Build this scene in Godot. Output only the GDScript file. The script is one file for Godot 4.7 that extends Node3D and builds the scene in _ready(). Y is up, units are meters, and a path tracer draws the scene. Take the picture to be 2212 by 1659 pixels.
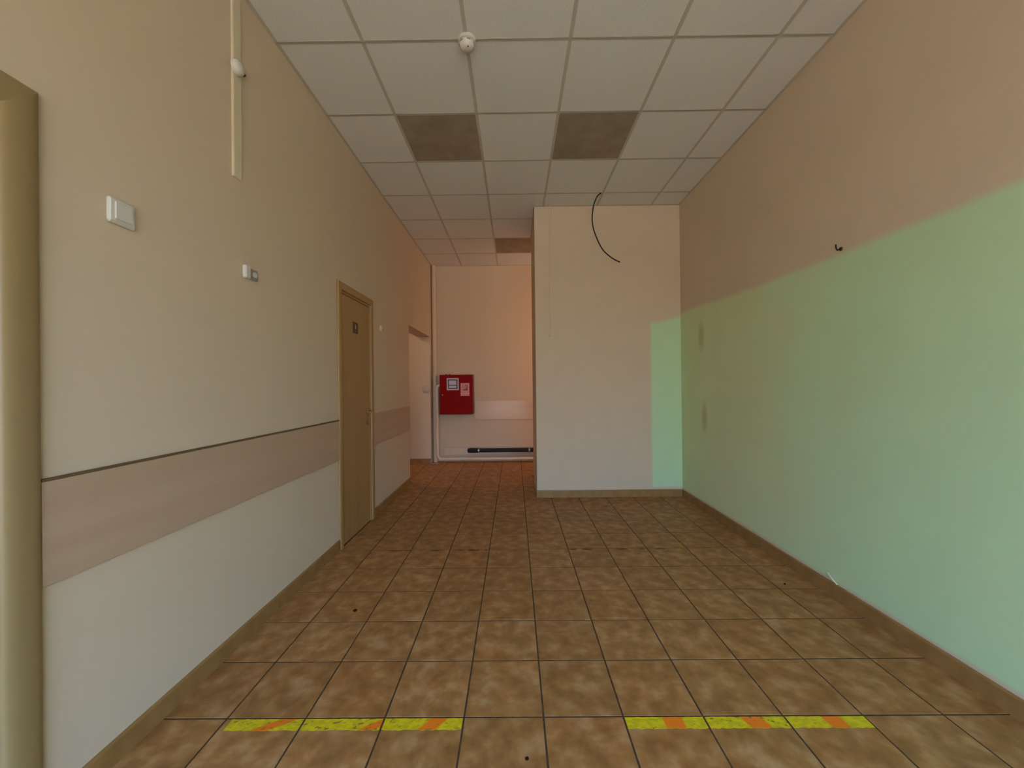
extends Node3D

# ---- measures in metres: floor y = 0, camera above the origin, looking towards -z
const XL := -1.363      # left wall face
const XR := 1.867       # right wall face
const HC := 3.2558      # underside of the ceiling tiles
const ZB := -6.424      # far wall face
const ZP := -4.3146     # front of the projecting partition
const ZW := 1.6         # glazed wall behind the camera
const EYE := 1.2626
const TX := 0.302       # floor tile pitch
const TZ := 0.3002
const ZP2 := -5.12      # back of the partition, where a side corridor opens to the right
const DL := -1.25        # glazed entrance: left, right, top
const DR := 1.55
const DT := 2.75
const XE := 3.2         # end of that side corridor
const SLAB := 3.40      # slab above the suspended ceiling

# light levels: colour (linear) times energy
const SKY_TOP := Color(0.300, 0.528, 0.880)
const SKY_LOW := Color(0.186, 0.140, 0.086)
const SKY_E := 4.2
const SUN := Color(1.0, 0.785, 0.60)
const SUN_E := 16.6
const SIDE_LAMP := Color(1.0, 0.625, 0.465)
const SIDE_LAMP_E := 4.2
const LOBBY_LAMP := Color(1.0, 0.64, 0.45)
const LOBBY_LAMP_E := 1.2

var M := {}
var names := {}
var rng := RandomNumberGenerator.new()


func _ready() -> void:
	rng.seed = 7
	setup_view()
	make_materials()
	build_floor()
	build_ceiling()
	build_walls()
	build_window()
	build_passage()
	build_baseboards()
	build_doors()
	build_protection_boards()
	build_wall_fittings()
	build_ceiling_fittings()
	build_lamps()
	build_far_corner()
	build_floor_marks()


# =====================================================================  view, sky, lights
func setup_view() -> void:
	var cam := Camera3D.new()
	cam.name = "camera"
	cam.fov = rad_to_deg(2.0 * atan(829.5 / 832.453))
	cam.near = 0.05
	cam.far = 200.0
	cam.position = Vector3(0, EYE, 0)
	cam.rotation = Vector3(0.0024, 0.0057, -0.0104)
	add_child(cam)
	cam.current = true
	var e := Environment.new()
	e.background_mode = Environment.BG_SKY
	var sm := ProceduralSkyMaterial.new()
	sm.sky_top_color = SKY_TOP.linear_to_srgb()
	sm.sky_horizon_color = SKY_LOW.linear_to_srgb()
	sm.sky_curve = 0.2
	sm.ground_bottom_color = (SKY_LOW * 0.3).linear_to_srgb()
	sm.ground_horizon_color = (SKY_LOW * 0.6).linear_to_srgb()
	sm.sky_energy_multiplier = SKY_E
	sm.ground_energy_multiplier = SKY_E
	sm.sun_angle_max = 0.0
	var sky := Sky.new()
	sky.sky_material = sm
	e.sky = sky
	e.ambient_light_source = Environment.AMBIENT_SOURCE_SKY
	e.tonemap_mode = Environment.TONE_MAPPER_LINEAR
	e.tonemap_exposure = 0.79
	e.sdfgi_enabled = true
	e.ssao_enabled = true
	e.ssil_enabled = true
	var we := WorldEnvironment.new()
	we.name = "world_environment"
	we.environment = e
	add_child(we)
	# the sun stands behind the building: it lights the paving outside the entrance, not the room
	if SUN_E > 0.0:
		var sun := DirectionalLight3D.new()
		sun.name = "sun"
		sun.light_color = SUN.linear_to_srgb()
		sun.light_energy = SUN_E
		sun.light_angular_distance = 0.5
		sun.shadow_enabled = true
		add_child(sun)
		sun.look_at_from_position(Vector3.ZERO, Vector3(-0.25, -1.0, 0.7))


# =====================================================================  helpers
func numbered(called: String) -> String:
	var n: int = names.get(called, 0)
	names[called] = n + 1
	return called if n == 0 else "%s_%03d" % [called, n]


func tag(o: Node, label: String, category := "", group := "", kind := "") -> Node:
	o.set_meta("label", label)
	if category != "":
		o.set_meta("category", category)
	if group != "":
		o.set_meta("group", group)
	if kind != "":
		o.set_meta("kind", kind)
	return o


func base(called: String, at := Vector3.ZERO) -> Node3D:
	var o := Node3D.new()
	o.name = numbered(called)
	add_child(o)
	o.position = at
	return o


func obj(called: String, st: SurfaceTool, m: Material, parent: Node = null) -> MeshInstance3D:
	st.generate_normals()
	return put(called, st.commit(), m, parent)


func put(called: String, mesh: Mesh, m: Material, parent: Node = null) -> MeshInstance3D:
	var o := MeshInstance3D.new()
	o.mesh = mesh
	o.material_override = m
	o.cast_shadow = GeometryInstance3D.SHADOW_CASTING_SETTING_ON
	if parent == null:
		o.name = numbered(called)
		add_child(o)
	else:
		o.name = called
		parent.add_child(o, true)
	return o


func mb() -> SurfaceTool:
	var st := SurfaceTool.new()
	st.begin(Mesh.PRIMITIVE_TRIANGLES)
	return st


func tri(st: SurfaceTool, a: Vector3, b: Vector3, c: Vector3, n: Vector3, ua := Vector2.ZERO, ub := Vector2.ZERO, uc := Vector2.ZERO) -> void:
	if (b - a).cross(c - a).dot(n) > 0.0:
		var t := b
		b = c
		c = t
		var u := ub
		ub = uc
		uc = u
	st.set_uv(ua)
	st.add_vertex(a)
	st.set_uv(ub)
	st.add_vertex(b)
	st.set_uv(uc)
	st.add_vertex(c)


func quad(st: SurfaceTool, a: Vector3, b: Vector3, c: Vector3, d: Vector3, n: Vector3) -> void:
	tri(st, a, b, c, n)
	tri(st, a, c, d, n)


# a box with chamfered edges, between two corners
func bx(st: SurfaceTool, p: Vector3, q: Vector3, r := 0.0) -> void:
	st.set_smooth_group(-1)
	var lo := Vector3(minf(p.x, q.x), minf(p.y, q.y), minf(p.z, q.z))
	var hi := Vector3(maxf(p.x, q.x), maxf(p.y, q.y), maxf(p.z, q.z))
	var c := (lo + hi) / 2.0
	var h := (hi - lo) / 2.0
	r = minf(r, minf(h.x, minf(h.y, h.z)) * 0.95)
	for ax in 3:
		var u := (ax + 1) % 3
		var v := (ax + 2) % 3
		for s in [-1.0, 1.0]:
			var n := Vector3.ZERO
			n[ax] = s
			var k := []
			for e in [[-1, -1], [1, -1], [1, 1], [-1, 1]]:
				var w := c
				w[ax] += s * h[ax]
				w[u] += e[0] * (h[u] - r)
				w[v] += e[1] * (h[v] - r)
				k.append(w)
			quad(st, k[0], k[1], k[2], k[3], n)
	if r <= 0.0:
		return
	for ax in 3:
		var u := (ax + 1) % 3
		var v := (ax + 2) % 3
		for su in [-1.0, 1.0]:
			for sv in [-1.0, 1.0]:
				var n := Vector3.ZERO
				n[u] = su
				n[v] = sv
				var k := []
				for e in [[-1, 0], [1, 0], [1, 1], [-1, 1]]:
					var w := c
					w[ax] += e[0] * (h[ax] - r)
					w[u] += su * (h[u] - (r if e[1] == 0 else 0.0))
					w[v] += sv * (h[v] - (0.0 if e[1] == 0 else r))
					k.append(w)
				quad(st, k[0], k[1], k[2], k[3], n)
	for sx in [-1.0, 1.0]:
		for sy in [-1.0, 1.0]:
			for sz in [-1.0, 1.0]:
				var s := Vector3(sx, sy, sz)
				tri(st, c + s * (h - Vector3(0, r, r)), c + s * (h - Vector3(r, 0, r)), c + s * (h - Vector3(r, r, 0)), s)


# a surface of revolution: profile points (radius, distance along axis)
func lathe(st: SurfaceTool, at: Vector3, axis: Vector3, prof: Array, seg := 24) -> void:
	axis = axis.normalized()
	var u := axis.cross(Vector3(0.3, 0.5, 0.81)).normalized()
	var v := axis.cross(u)
	st.set_smooth_group(-1)
	for i in prof.size() - 1:
		var a: Vector2 = prof[i]
		var b: Vector2 = prof[i + 1]
		var smooth := absf(b.x - a.x) > 1e-6 and absf(b.y - a.y) > 1e-6
		st.set_smooth_group(1 + i if not smooth else 60)
		for k in seg:
			var t0 := TAU * k / seg
			var t1 := TAU * (k + 1) / seg
			var d0 := u * cos(t0) + v * sin(t0)
			var d1 := u * cos(t1) + v * sin(t1)
			var mid := (d0 + d1) / 2.0
			var n := mid * (b.y - a.y) + axis * (a.x - b.x)
			var p0 := at + d0 * a.x + axis * a.y
			var p1 := at + d1 * a.x + axis * a.y
			var q0 := at + d0 * b.x + axis * b.y
			var q1 := at + d1 * b.x + axis * b.y
			if a.x > 1e-6:
				tri(st, p0, p1, q1, n)
			if b.x > 1e-6:
				tri(st, p0, q1, q0, n)


# a round tube along a path, with closed ends
func tube(st: SurfaceTool, path: Array, r: float, seg := 12) -> void:
	var rings := []
	var ref := Vector3(0.31, 0.52, 0.79)
	var u := Vector3.ZERO
	for i in path.size():
		var t: Vector3 = (path[mini(i + 1, path.size() - 1)] - path[maxi(i - 1, 0)]).normalized()
		u = t.cross(ref).normalized() if i == 0 else (u - t * u.dot(t)).normalized()
		var v := t.cross(u)
		var ring := []
		for k in seg:
			ring.append(path[i] + (u * cos(TAU * k / seg) + v * sin(TAU * k / seg)) * r)
		rings.append(ring)
	st.set_smooth_group(0)
	for i in path.size() - 1:
		var mid: Vector3 = (path[i] + path[i + 1]) / 2.0
		for k in seg:
			var l := (k + 1) % seg
			var n: Vector3 = (rings[i][k] + rings[i][l] + rings[i + 1][k] + rings[i + 1][l]) / 4.0 - mid
			quad(st, rings[i][k], rings[i][l], rings[i + 1][l], rings[i + 1][k], n)
	st.set_smooth_group(-1)
	for e in [0, path.size() - 1]:
		var n: Vector3 = (path[0] - path[1]) if e == 0 else (path[e] - path[e - 1])
		for k in seg:
			tri(st, path[e], rings[e][k], rings[e][(k + 1) % seg], n)


func smooth_path(pts: Array, n := 6) -> Array:
	var c := Curve3D.new()
	for i in pts.size():
		var t: Vector3 = (pts[mini(i + 1, pts.size() - 1)] - pts[maxi(i - 1, 0)]) / 6.0
		c.add_point(pts[i], -t, t)
	var out := []
	for i in (pts.size() - 1) * n + 1:
		out.append(c.samplef(float(i) / n))
	return out


# a straight moulding: profile points lie in one plane at the start (a) and the end (b)
func extrude(st: SurfaceTool, a: Array, b: Array, flat := false) -> void:
	var n := a.size()
	var mid := Vector3.ZERO
	for p in a:
		mid += p
	for p in b:
		mid += p
	mid /= 2.0 * n
	st.set_smooth_group(-1 if flat else 0)
	for i in n:
		var j := (i + 1) % n
		var c: Vector3 = (a[i] + a[j] + b[i] + b[j]) / 4.0 - mid
		var dir: Vector3 = (b[i] - a[i]).normalized()
		quad(st, a[i], a[j], b[j], b[i], c - dir * c.dot(dir))
	st.set_smooth_group(-1)
	for i in range(1, n - 1):
		tri(st, a[0], a[i], a[i + 1], a[0] - b[0])
		tri(st, b[0], b[i], b[i + 1], b[0] - a[0])


# an upright prism over an outline of (x, z) points
func prism(st: SurfaceTool, outline: Array, y0: float, y1: float) -> void:
	var a := []
	var b := []
	for p in outline:
		a.append(Vector3(p.x, y0, p.y))
		b.append(Vector3(p.x, y1, p.y))
	extrude(st, a, b, true)


# =====================================================================  materials
func mat(c: Color, rough := 0.6, metal := 0.0) -> StandardMaterial3D:
	var m := StandardMaterial3D.new()
	m.albedo_color = c
	m.roughness = rough
	m.metallic = metal
	return m


func rgb(r: int, g: int, b: int) -> Color:
	return Color(r / 255.0, g / 255.0, b / 255.0)


func noise(sd: int, freq: float, oct := 3) -> FastNoiseLite:
	var n := FastNoiseLite.new()
	n.seed = sd
	n.frequency = freq
	n.noise_type = FastNoiseLite.TYPE_SIMPLEX_SMOOTH
	n.fractal_octaves = oct
	return n


func noise_tex(sd: int, freq: float, oct: int, lo: Color, hi: Color, size := 512) -> NoiseTexture2D:
	var t := NoiseTexture2D.new()
	t.width = size
	t.height = size
	t.seamless = true
	t.noise = noise(sd, freq, oct)
	var g := Gradient.new()
	g.set_color(0, lo)
	g.set_color(1, hi)
	t.color_ramp = g
	return t


func bump_tex(sd: int, freq: float, oct: int, strength: float, size := 512) -> NoiseTexture2D:
	var t := NoiseTexture2D.new()
	t.width = size
	t.height = size
	t.seamless = true
	t.noise = noise(sd, freq, oct)
	t.as_normal_map = true
	t.bump_strength = strength
	return t


func world_mapped(m: StandardMaterial3D, per_metre: float) -> StandardMaterial3D:
	m.uv1_triplanar = true
	m.uv1_world_triplanar = true
	m.uv1_scale = Vector3.ONE * per_metre
	return m


func image_mat(im: Image, rough: float) -> StandardMaterial3D:
	var m := mat(Color.WHITE, rough)
	m.albedo_texture = ImageTexture.create_from_image(im)
	m.texture_repeat = false
	return m


const CREAM := Color(0.832, 0.757, 0.650)
const GREEN := Color(0.770, 0.890, 0.700)
const GREEN_OLD := Color(0.830, 0.880, 0.680)


func make_materials() -> void:
	var plaster := bump_tex(11, 0.02, 4, 1.2)
	M.wall = world_mapped(mat(CREAM, 0.75), 0.8)
	M.wall.normal_enabled = true
	M.wall.normal_texture = plaster
	M.wall.normal_scale = 0.12
	M.ceiling_tile = world_mapped(mat(Color.WHITE, 0.95), 1.6)
	M.ceiling_tile.albedo_texture = noise_tex(21, 0.09, 3, Color(0.84, 0.83, 0.80), Color(0.89, 0.88, 0.85))
	M.grid = mat(Color(0.74, 0.71, 0.65), 0.7)
	M.brown_panel = world_mapped(mat(Color.WHITE, 0.9), 1.1)
	M.brown_panel.albedo_texture = noise_tex(27, 0.008, 3, Color(0.565, 0.505, 0.425), Color(0.63, 0.57, 0.485))
	M.slab = world_mapped(mat(Color.WHITE, 0.95), 0.7)
	M.slab.albedo_texture = noise_tex(23, 0.01, 4, Color(0.80, 0.68, 0.55), Color(0.85, 0.73, 0.59))
	M.grout = world_mapped(mat(Color.WHITE, 0.95), 2.0)
	M.grout.albedo_texture = noise_tex(25, 0.03, 3, Color(0.22, 0.155, 0.08), Color(0.33, 0.24, 0.13))
	M.tile = []
	var tile_im := tile_image()
	var tile_tex := ImageTexture.create_from_image(tile_im)
	for t in [Color(0.985, 0.985, 0.975), Color(0.955, 0.95, 0.935), Color(1.0, 1.0, 1.0), Color(0.98, 0.96, 0.935)]:
		var m := mat(t, 0.48)
		m.albedo_texture = tile_tex
		m.metallic_specular = 0.4
		M.tile.append(m)
	M.plinth = world_mapped(mat(Color.WHITE, 0.5), 1.5)
	M.plinth.albedo_texture = noise_tex(31, 0.012, 3, Color(0.55, 0.405, 0.22), Color(0.62, 0.47, 0.275))
	M.door = world_mapped(mat(Color.WHITE, 0.45), 1.0)
	M.door.albedo_texture = wood_image(Color(0.64, 0.505, 0.315), Color(0.67, 0.535, 0.34), 41)
	M.casing = world_mapped(mat(Color.WHITE, 0.4), 1.0)
	M.casing.albedo_texture = wood_image(Color(0.575, 0.485, 0.325), Color(0.615, 0.525, 0.365), 43)
	M.board = world_mapped(mat(Color.WHITE, 0.42), 1.0)
	M.board.albedo_texture = wood_image(Color(0.72, 0.61, 0.50), Color(0.76, 0.65, 0.54), 45, true)
	M.board_far = world_mapped(mat(Color.WHITE, 0.2), 1.0)
	M.board_far.metallic_specular = 0.4
	M.board_far.albedo_texture = wood_image(Color(0.80, 0.715, 0.61), Color(0.83, 0.745, 0.64), 47, true)
	for b in [M.board, M.board_far]:
		b.uv1_scale = Vector3(0.3, 1.0, 0.3)
		b.uv1_offset = Vector3(0, 0.5, 0)
	for b in [M.door, M.casing]:
		b.uv1_scale = Vector3(1.0, 0.4, 1.0)
	M.board_edge = mat(Color(0.42, 0.33, 0.20), 0.7)
	M.white_plastic = mat(Color(0.84, 0.82, 0.78), 0.45)
	M.cream_plastic = mat(Color(0.86, 0.81, 0.70), 0.45)
	M.pale_plate = mat(Color(0.76, 0.70, 0.66), 0.5)
	M.grey_plastic = mat(Color(0.62, 0.60, 0.58), 0.5)
	M.dark = mat(Color(0.16, 0.14, 0.11), 0.6)
	M.cable = mat(Color(0.13, 0.11, 0.09), 0.55)
	M.red = mat(Color(0.53, 0.03, 0.03), 0.5)
	M.red.metallic_specular = 0.2
	M.red_trim = mat(Color(0.42, 0.03, 0.04), 0.45)
	M.metal = mat(Color(0.72, 0.66, 0.54), 0.3, 1.0)
	M.brass = mat(Color(0.74, 0.66, 0.50), 0.26, 1.0)
	M.pipe = mat(Color(0.86, 0.80, 0.71), 0.35)
	M.riser = mat(Color(0.86, 0.78, 0.67), 0.5)
	M.rubber = mat(Color(0.10, 0.10, 0.10), 0.7)
	M.galvanised = mat(Color(0.62, 0.60, 0.56), 0.45, 0.8)
	M.glass = mat(Color(0.9, 0.95, 0.95, 0.06), 0.0)
	M.glass.transparency = BaseMaterial3D.TRANSPARENCY_ALPHA
	M.window_frame = mat(Color(0.88, 0.88, 0.87), 0.4)
	M.paving = world_mapped(mat(Color.WHITE, 0.9), 0.3)
	M.paving.albedo_texture = noise_tex(61, 0.02, 4, Color(0.64, 0.54, 0.43), Color(0.72, 0.61, 0.49))
	M.paper = mat(Color(0.88, 0.86, 0.82), 0.8)
	M.crumb = mat(Color(0.20, 0.13, 0.07), 0.95)
	M.crumb.metallic_specular = 0.1
	M.residue = mat(Color(0.40, 0.27, 0.13), 0.8)
	M.scrap = mat(Color(0.66, 0.62, 0.10), 0.7)
	M.sign = image_mat(toilet_sign_image(), 0.4)
	M.notice = image_mat(notice_image(), 0.5)
	M.pictogram = image_mat(pictogram_image(), 0.5)
	M.right_wall = image_mat(right_wall_image(), 0.75)
	M.partition = image_mat(partition_image(), 0.75)


# sixteen mottled ceramic faces in one picture, each cell one face
func tile_image() -> Image:
	var s := 1024
	var im := Image.create_empty(s, s, false, Image.FORMAT_RGB8)
	var n1 := noise(101, 0.011, 3)
	var n2 := noise(102, 0.035, 3)
	var n3 := noise(103, 0.2, 2)
	var n4 := noise(104, 0.007, 2)
	var dark := Color(0.56, 0.385, 0.205)
	var mid := Color(0.644, 0.450, 0.253)
	var pale := Color(0.725, 0.550, 0.365)
	for y in s:
		for x in s:
			var cx := x % 256
			var cy := y % 256
			var ox := (x / 256) * 700.0
			var oy := (y / 256) * 900.0
			var a := n1.get_noise_2d(cx + ox, cy + oy) * 1.5
			var b := n2.get_noise_2d(cx * 0.55 + ox, cy + oy)
			var v := 0.9 * a + 0.3 * b
			var c := mid.lerp(pale, clampf(v * 1.15, 0, 1)) if v > 0 else mid.lerp(dark, clampf(-v * 1.15, 0, 1))
			var warm := n4.get_noise_2d(cx + ox + 5000.0, cy + oy)
			c = c * (1.0 + 0.05 * n3.get_noise_2d(x, y))
			c.r *= 1.0 + 0.02 * warm
			c.b *= 1.0 - 0.03 * warm
			im.set_pixel(x, y, c)
	return im


func wood_image(a: Color, b: Color, sd: int, along := false) -> ImageTexture:
	var im := Image.create_empty(256, 256, false, Image.FORMAT_RGB8)
	var n := noise(sd, 0.02, 3)
	for y in 256:
		for x in 256:
			var u := x * 0.12 if along else x * 1.6
			var v := y * 1.6 if along else y * 0.12
			var k := clampf(0.5 + 0.8 * n.get_noise_2d(u, v), 0, 1)
			im.set_pixel(x, y, a.lerp(b, k))
	return ImageTexture.create_from_image(im)


func soft(x: float, edge: float, w: float) -> float:
	return smoothstep(edge - w, edge + w, x)


# the right wall seen as z (0 = far corner .. 1 = window end) by y (0 = top): green paint below 2 m
func right_wall_image() -> Image:
	var w := 1024
	var h := 512
	var im := Image.create_empty(w, h, false, Image.FORMAT_RGB8)
	var n := noise(71, 0.01, 3)
	var stain := Color(0.60, 0.545, 0.32)
	for j in h:
		var y := SLAB * (1.0 - (j + 0.5) / h)
		for i in w:
			var z := ZP + (ZW - ZP) * (i + 0.5) / w
			var k := n.get_noise_2d(i, j)
			var edge := 1.995 + 0.05 * smoothstep(-2.6, -4.3, z) + 0.008 * k
			var g := (1.0 - soft(y, edge, 0.03)) * soft(y, 0.100 + 0.008 * k, 0.014)
			var c := CREAM.lerp(GREEN.lerp(GREEN_OLD, smoothstep(-2.0, -3.2, z + 0.4 * k)), g)
			var d1 := Vector2((z + 3.85) / 0.07, (y - 1.73) / 0.16).length()
			var d2 := Vector2((z + 3.80) / 0.06, (y - 0.93) / 0.16).length()
			c = c.lerp(stain, 0.35 * (1.0 - smoothstep(0.2, 1.3, minf(d1, d2))))
			im.set_pixel(i, j, c * (1.0 + 0.015 * k))
	return im


# the front of the partition: cream with an upright green strip by the corner
func partition_image() -> Image:
	var w := 512
	var h := 768
	var im := Image.create_empty(w, h, false, Image.FORMAT_RGB8)
	var n := noise(73, 0.012, 3)
	for j in h:
		var y := HC * (1.0 - (j + 0.5) / h)
		for i in w:
			var x := 0.244 + (XR - 0.244) * (i + 0.5) / w
			var k := n.get_noise_2d(i, j)
			var g := (1.0 - soft(y, 1.95 + 0.06 * smoothstep(1.6, 1.87, x), 0.035)) * soft(x, 1.53 + 0.01 * k, 0.022) * soft(y, 0.11, 0.02)
			im.set_pixel(i, j, CREAM.lerp(GREEN, g) * (1.0 + 0.012 * k))
	return im


func toilet_sign_image() -> Image:
	var im := Image.create_empty(96, 96, false, Image.FORMAT_RGB8)
	im.fill(Color(0.19, 0.07, 0.09))
	var white := Color(0.80, 0.74, 0.72)
	for y in 96:
		for x in 96:
			var p := Vector2(x, y)
			if p.distance_to(Vector2(48, 22)) < 7.0:
				im.set_pixel(x, y, white)
	im.fill_rect(Rect2i(38, 31, 20, 20), white)
	im.fill_rect(Rect2i(41, 50, 6, 8), white)
	im.fill_rect(Rect2i(49, 50, 6, 8), white)
	im.fill_rect(Rect2i(8, 62, 80, 2), Color(0.30, 0.16, 0.18))
	im.fill_rect(Rect2i(42, 68, 12, 18), Color(0.46, 0.34, 0.35))
	return im


func notice_image() -> Image:
	var im := Image.create_empty(128, 128, false, Image.FORMAT_RGB8)
	im.fill(Color(0.76, 0.72, 0.74))
	im.fill_rect(Rect2i(14, 16, 100, 98), Color(0.17, 0.16, 0.25))
	im.fill_rect(Rect2i(23, 25, 80, 47), Color(0.77, 0.76, 0.83))
	im.fill_rect(Rect2i(23, 80, 80, 24), Color(0.79, 0.75, 0.80))
	for k in 4:
		im.fill_rect(Rect2i(32, 34 + k * 9, 58, 2), Color(0.68, 0.67, 0.74))
	for k in 2:
		im.fill_rect(Rect2i(34, 87 + k * 8, 54, 2), Color(0.68, 0.64, 0.70))
	return im


func pictogram_image() -> Image:
	var im := Image.create_empty(96, 136, false, Image.FORMAT_RGB8)
	var paper := Color(0.84, 0.55, 0.55)
	var ink := Color(0.50, 0.20, 0.22)
	im.fill(paper)
	im.fill_rect(Rect2i(14, 18, 68, 60), Color(0.80, 0.50, 0.51))
	for y in 136:
		for x in 96:
			var p := Vector2(x, y)
			var d := p.distance_to(Vector2(58, 40))
			if d > 13 and d < 20 and x > 50:
				im.set_pixel(x, y, ink)
			if y > 66 and y < 79 and x > 20 + (79 - y) and x < 76:
				im.set_pixel(x, y, ink)
			if x > 62 and x < 74 and y > 50 and y < 70:
				im.set_pixel(x, y, ink)
	return im


# one worn length of yellow tape with an orange band
func tape_image(sd: int, a: float, b: float, slant: float, wear: float) -> Image:
	var w := 256
	var h := 44
	var im := Image.create_empty(w, h, false, Image.FORMAT_RGB8)
	var n1 := noise(sd, 0.03, 3)
	var n2 := noise(sd + 50, 0.045, 4)
	for y in h:
		for x in w:
			var u := x / 255.0 + slant * (y / float(h) - 0.5)
			var k := n1.get_noise_2d(x, y * 1.5)
			var c := Color(0.86, 0.76, 0.03).lerp(Color(0.77, 0.68, 0.04), clampf(0.5 + k * 1.4, 0, 1))
			var o := smoothstep(a - 0.02, a + 0.02, u) * (1.0 - smoothstep(b - 0.02, b + 0.02, u))
			c = c.lerp(Color(0.93, 0.45, 0.05), o * 0.92)
			var worn := clampf((n2.get_noise_2d(x * 0.7 + slant * y * 3.0, y) + wear - 0.55) * 6.0, 0, 1)
			c = c.lerp(Color(0.50, 0.37, 0.20), worn * 0.9)
			im.set_pixel(x, y, c)
	return im


# =====================================================================  floor
# a bevelled tile of the given size, its top at y = 0, its face from one cell of the picture
func tile_mesh(w: float, d: float, cell: int, turn: int) -> ArrayMesh:
	var st := mb()
	var b := 0.0007
	var t := 0.009
	st.set_smooth_group(-1)
	var uo := Vector2(cell % 4, cell / 4) * 0.25
	var f := func(x: float, z: float) -> Vector2:
		var p := Vector2(x / TX, z / TZ) * 0.94 + Vector2(0.03, 0.03)
		if turn == 1:
			p = Vector2(1.0 - p.y, p.x)
		elif turn == 2:
			p = Vector2(1.0 - p.x, 1.0 - p.y)
		elif turn == 3:
			p = Vector2(p.y, 1.0 - p.x)
		return uo + p * 0.25
	var o := [Vector3(0, -b, 0), Vector3(w, -b, 0), Vector3(w, -b, d), Vector3(0, -b, d)]
	var i := [Vector3(b, 0, b), Vector3(w - b, 0, b), Vector3(w - b, 0, d - b), Vector3(b, 0, d - b)]
	var g := func(p: Vector3) -> Vector2: return f.call(p.x, p.z)
	tri(st, i[0], i[1], i[2], Vector3.UP, g.call(i[0]), g.call(i[1]), g.call(i[2]))
	tri(st, i[0], i[2], i[3], Vector3.UP, g.call(i[0]), g.call(i[2]), g.call(i[3]))
	var mid := Vector3(w / 2, -b, d / 2)
	for k in 4:
		var l := (k + 1) % 4
		var n: Vector3 = (o[k] + o[l]) / 2.0 - mid
		tri(st, o[k], o[l], i[l], n + Vector3.UP * n.length(), g.call(o[k]), g.call(o[l]), g.call(i[l]))
		tri(st, o[k], i[l], i[k], n + Vector3.UP * n.length(), g.call(o[k]), g.call(i[l]), g.call(i[k]))
		var e: Vector3 = o[k] - Vector3(0, t - b, 0)
		var h: Vector3 = o[l] - Vector3(0, t - b, 0)
		tri(st, o[k], o[l], h, n, g.call(o[k]), g.call(o[l]), g.call(o[l]))
		tri(st, o[k], h, e, n, g.call(o[k]), g.call(o[l]), g.call(o[k]))
	st.generate_normals()
	return st.commit()


func build_floor() -> void:
	var floor_root := base("floor")
	tag(floor_root, "brown mottled square ceramic tile floor with dark joints", "floor", "", "structure")
	var st := mb()
	bx(st, Vector3(-3.9, -0.16, ZW + 0.25), Vector3(XE + 0.2, -0.0014, -6.65))
	obj("screed", st, M.grout, floor_root)
	var shared := {}
	var joint := 0.0068
	var rest := mb()
	for j in range(-14, 17):
		for i in range(-12, 12):
			var x0 := -0.2036 + TX * i
			var x1 := x0 + TX
			var z1 := -(1.4685 + TZ * j)
			var z0 := z1 - TZ
			var passage := z0 < -5.0 and z1 > -6.26
			var left := XL
			if passage and x0 < XL:
				if x1 > XL:
					if z1 < -5.0 + 0.001 and z0 > -6.25:
						left = -3.6
				else:
					left = -3.6
					z1 = minf(z1, -5.0)
					z0 = maxf(z0, -6.25)
			x0 = maxf(x0, left)
			x1 = minf(x1, XR if z0 > ZP2 else XE)
			z1 = minf(z1, ZW)
			z0 = maxf(z0, ZB)
			var pieces := [[x0, x1, z0, z1]]
			if passage and left == XL and i == -4:
				pieces.append([-0.2036 + TX * i, XL + joint, maxf(z0, -6.25), minf(z1, -5.0)])
			if z0 < ZP and z1 > ZP2:
				if x1 < 0.5:
					pieces = [[x0, minf(x1, 0.244), z0, z1]]
					if x1 > 0.27 and z1 > ZP + 0.03:
						pieces.append([0.244 - joint, x1, ZP, z1])
				elif z1 > ZP:
					pieces = [[x0, x1, ZP, z1]]
				else:
					pieces = [[x0, x1, z0, minf(z1, ZP2)]]
			for p in pieces:
				if p[1] - p[0] < 0.02 or p[3] - p[2] < 0.02:
					continue
				var w: float = p[1] - p[0] - joint
				var d: float = p[3] - p[2] - joint
				var cell := rng.randi() % 16
				var turn := rng.randi() % 4
				var m: Material = M.tile[rng.randi() % 4]
				var at := Vector3(p[0] + joint / 2, rng.randf_range(-0.0004, 0.0), p[2] + joint / 2)
				var key := "%d %d %d %d" % [roundi(w * 1000), roundi(d * 1000), cell, turn]
				if not shared.has(key):
					shared[key] = tile_mesh(w, d, cell, turn)
				if j < -3 or x0 > 0.6 and z1 < ZP2 + 0.01:
					rest.append_from(shared[key], 0, Transform3D(Basis.IDENTITY, at))
					continue
				var o := put("floor_tile", shared[key], m, floor_root)
				o.position = at
	var r := put("tiles_by_the_window", rest.commit(), M.tile[0], floor_root)
	r.set_meta("kind", "stuff")


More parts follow.
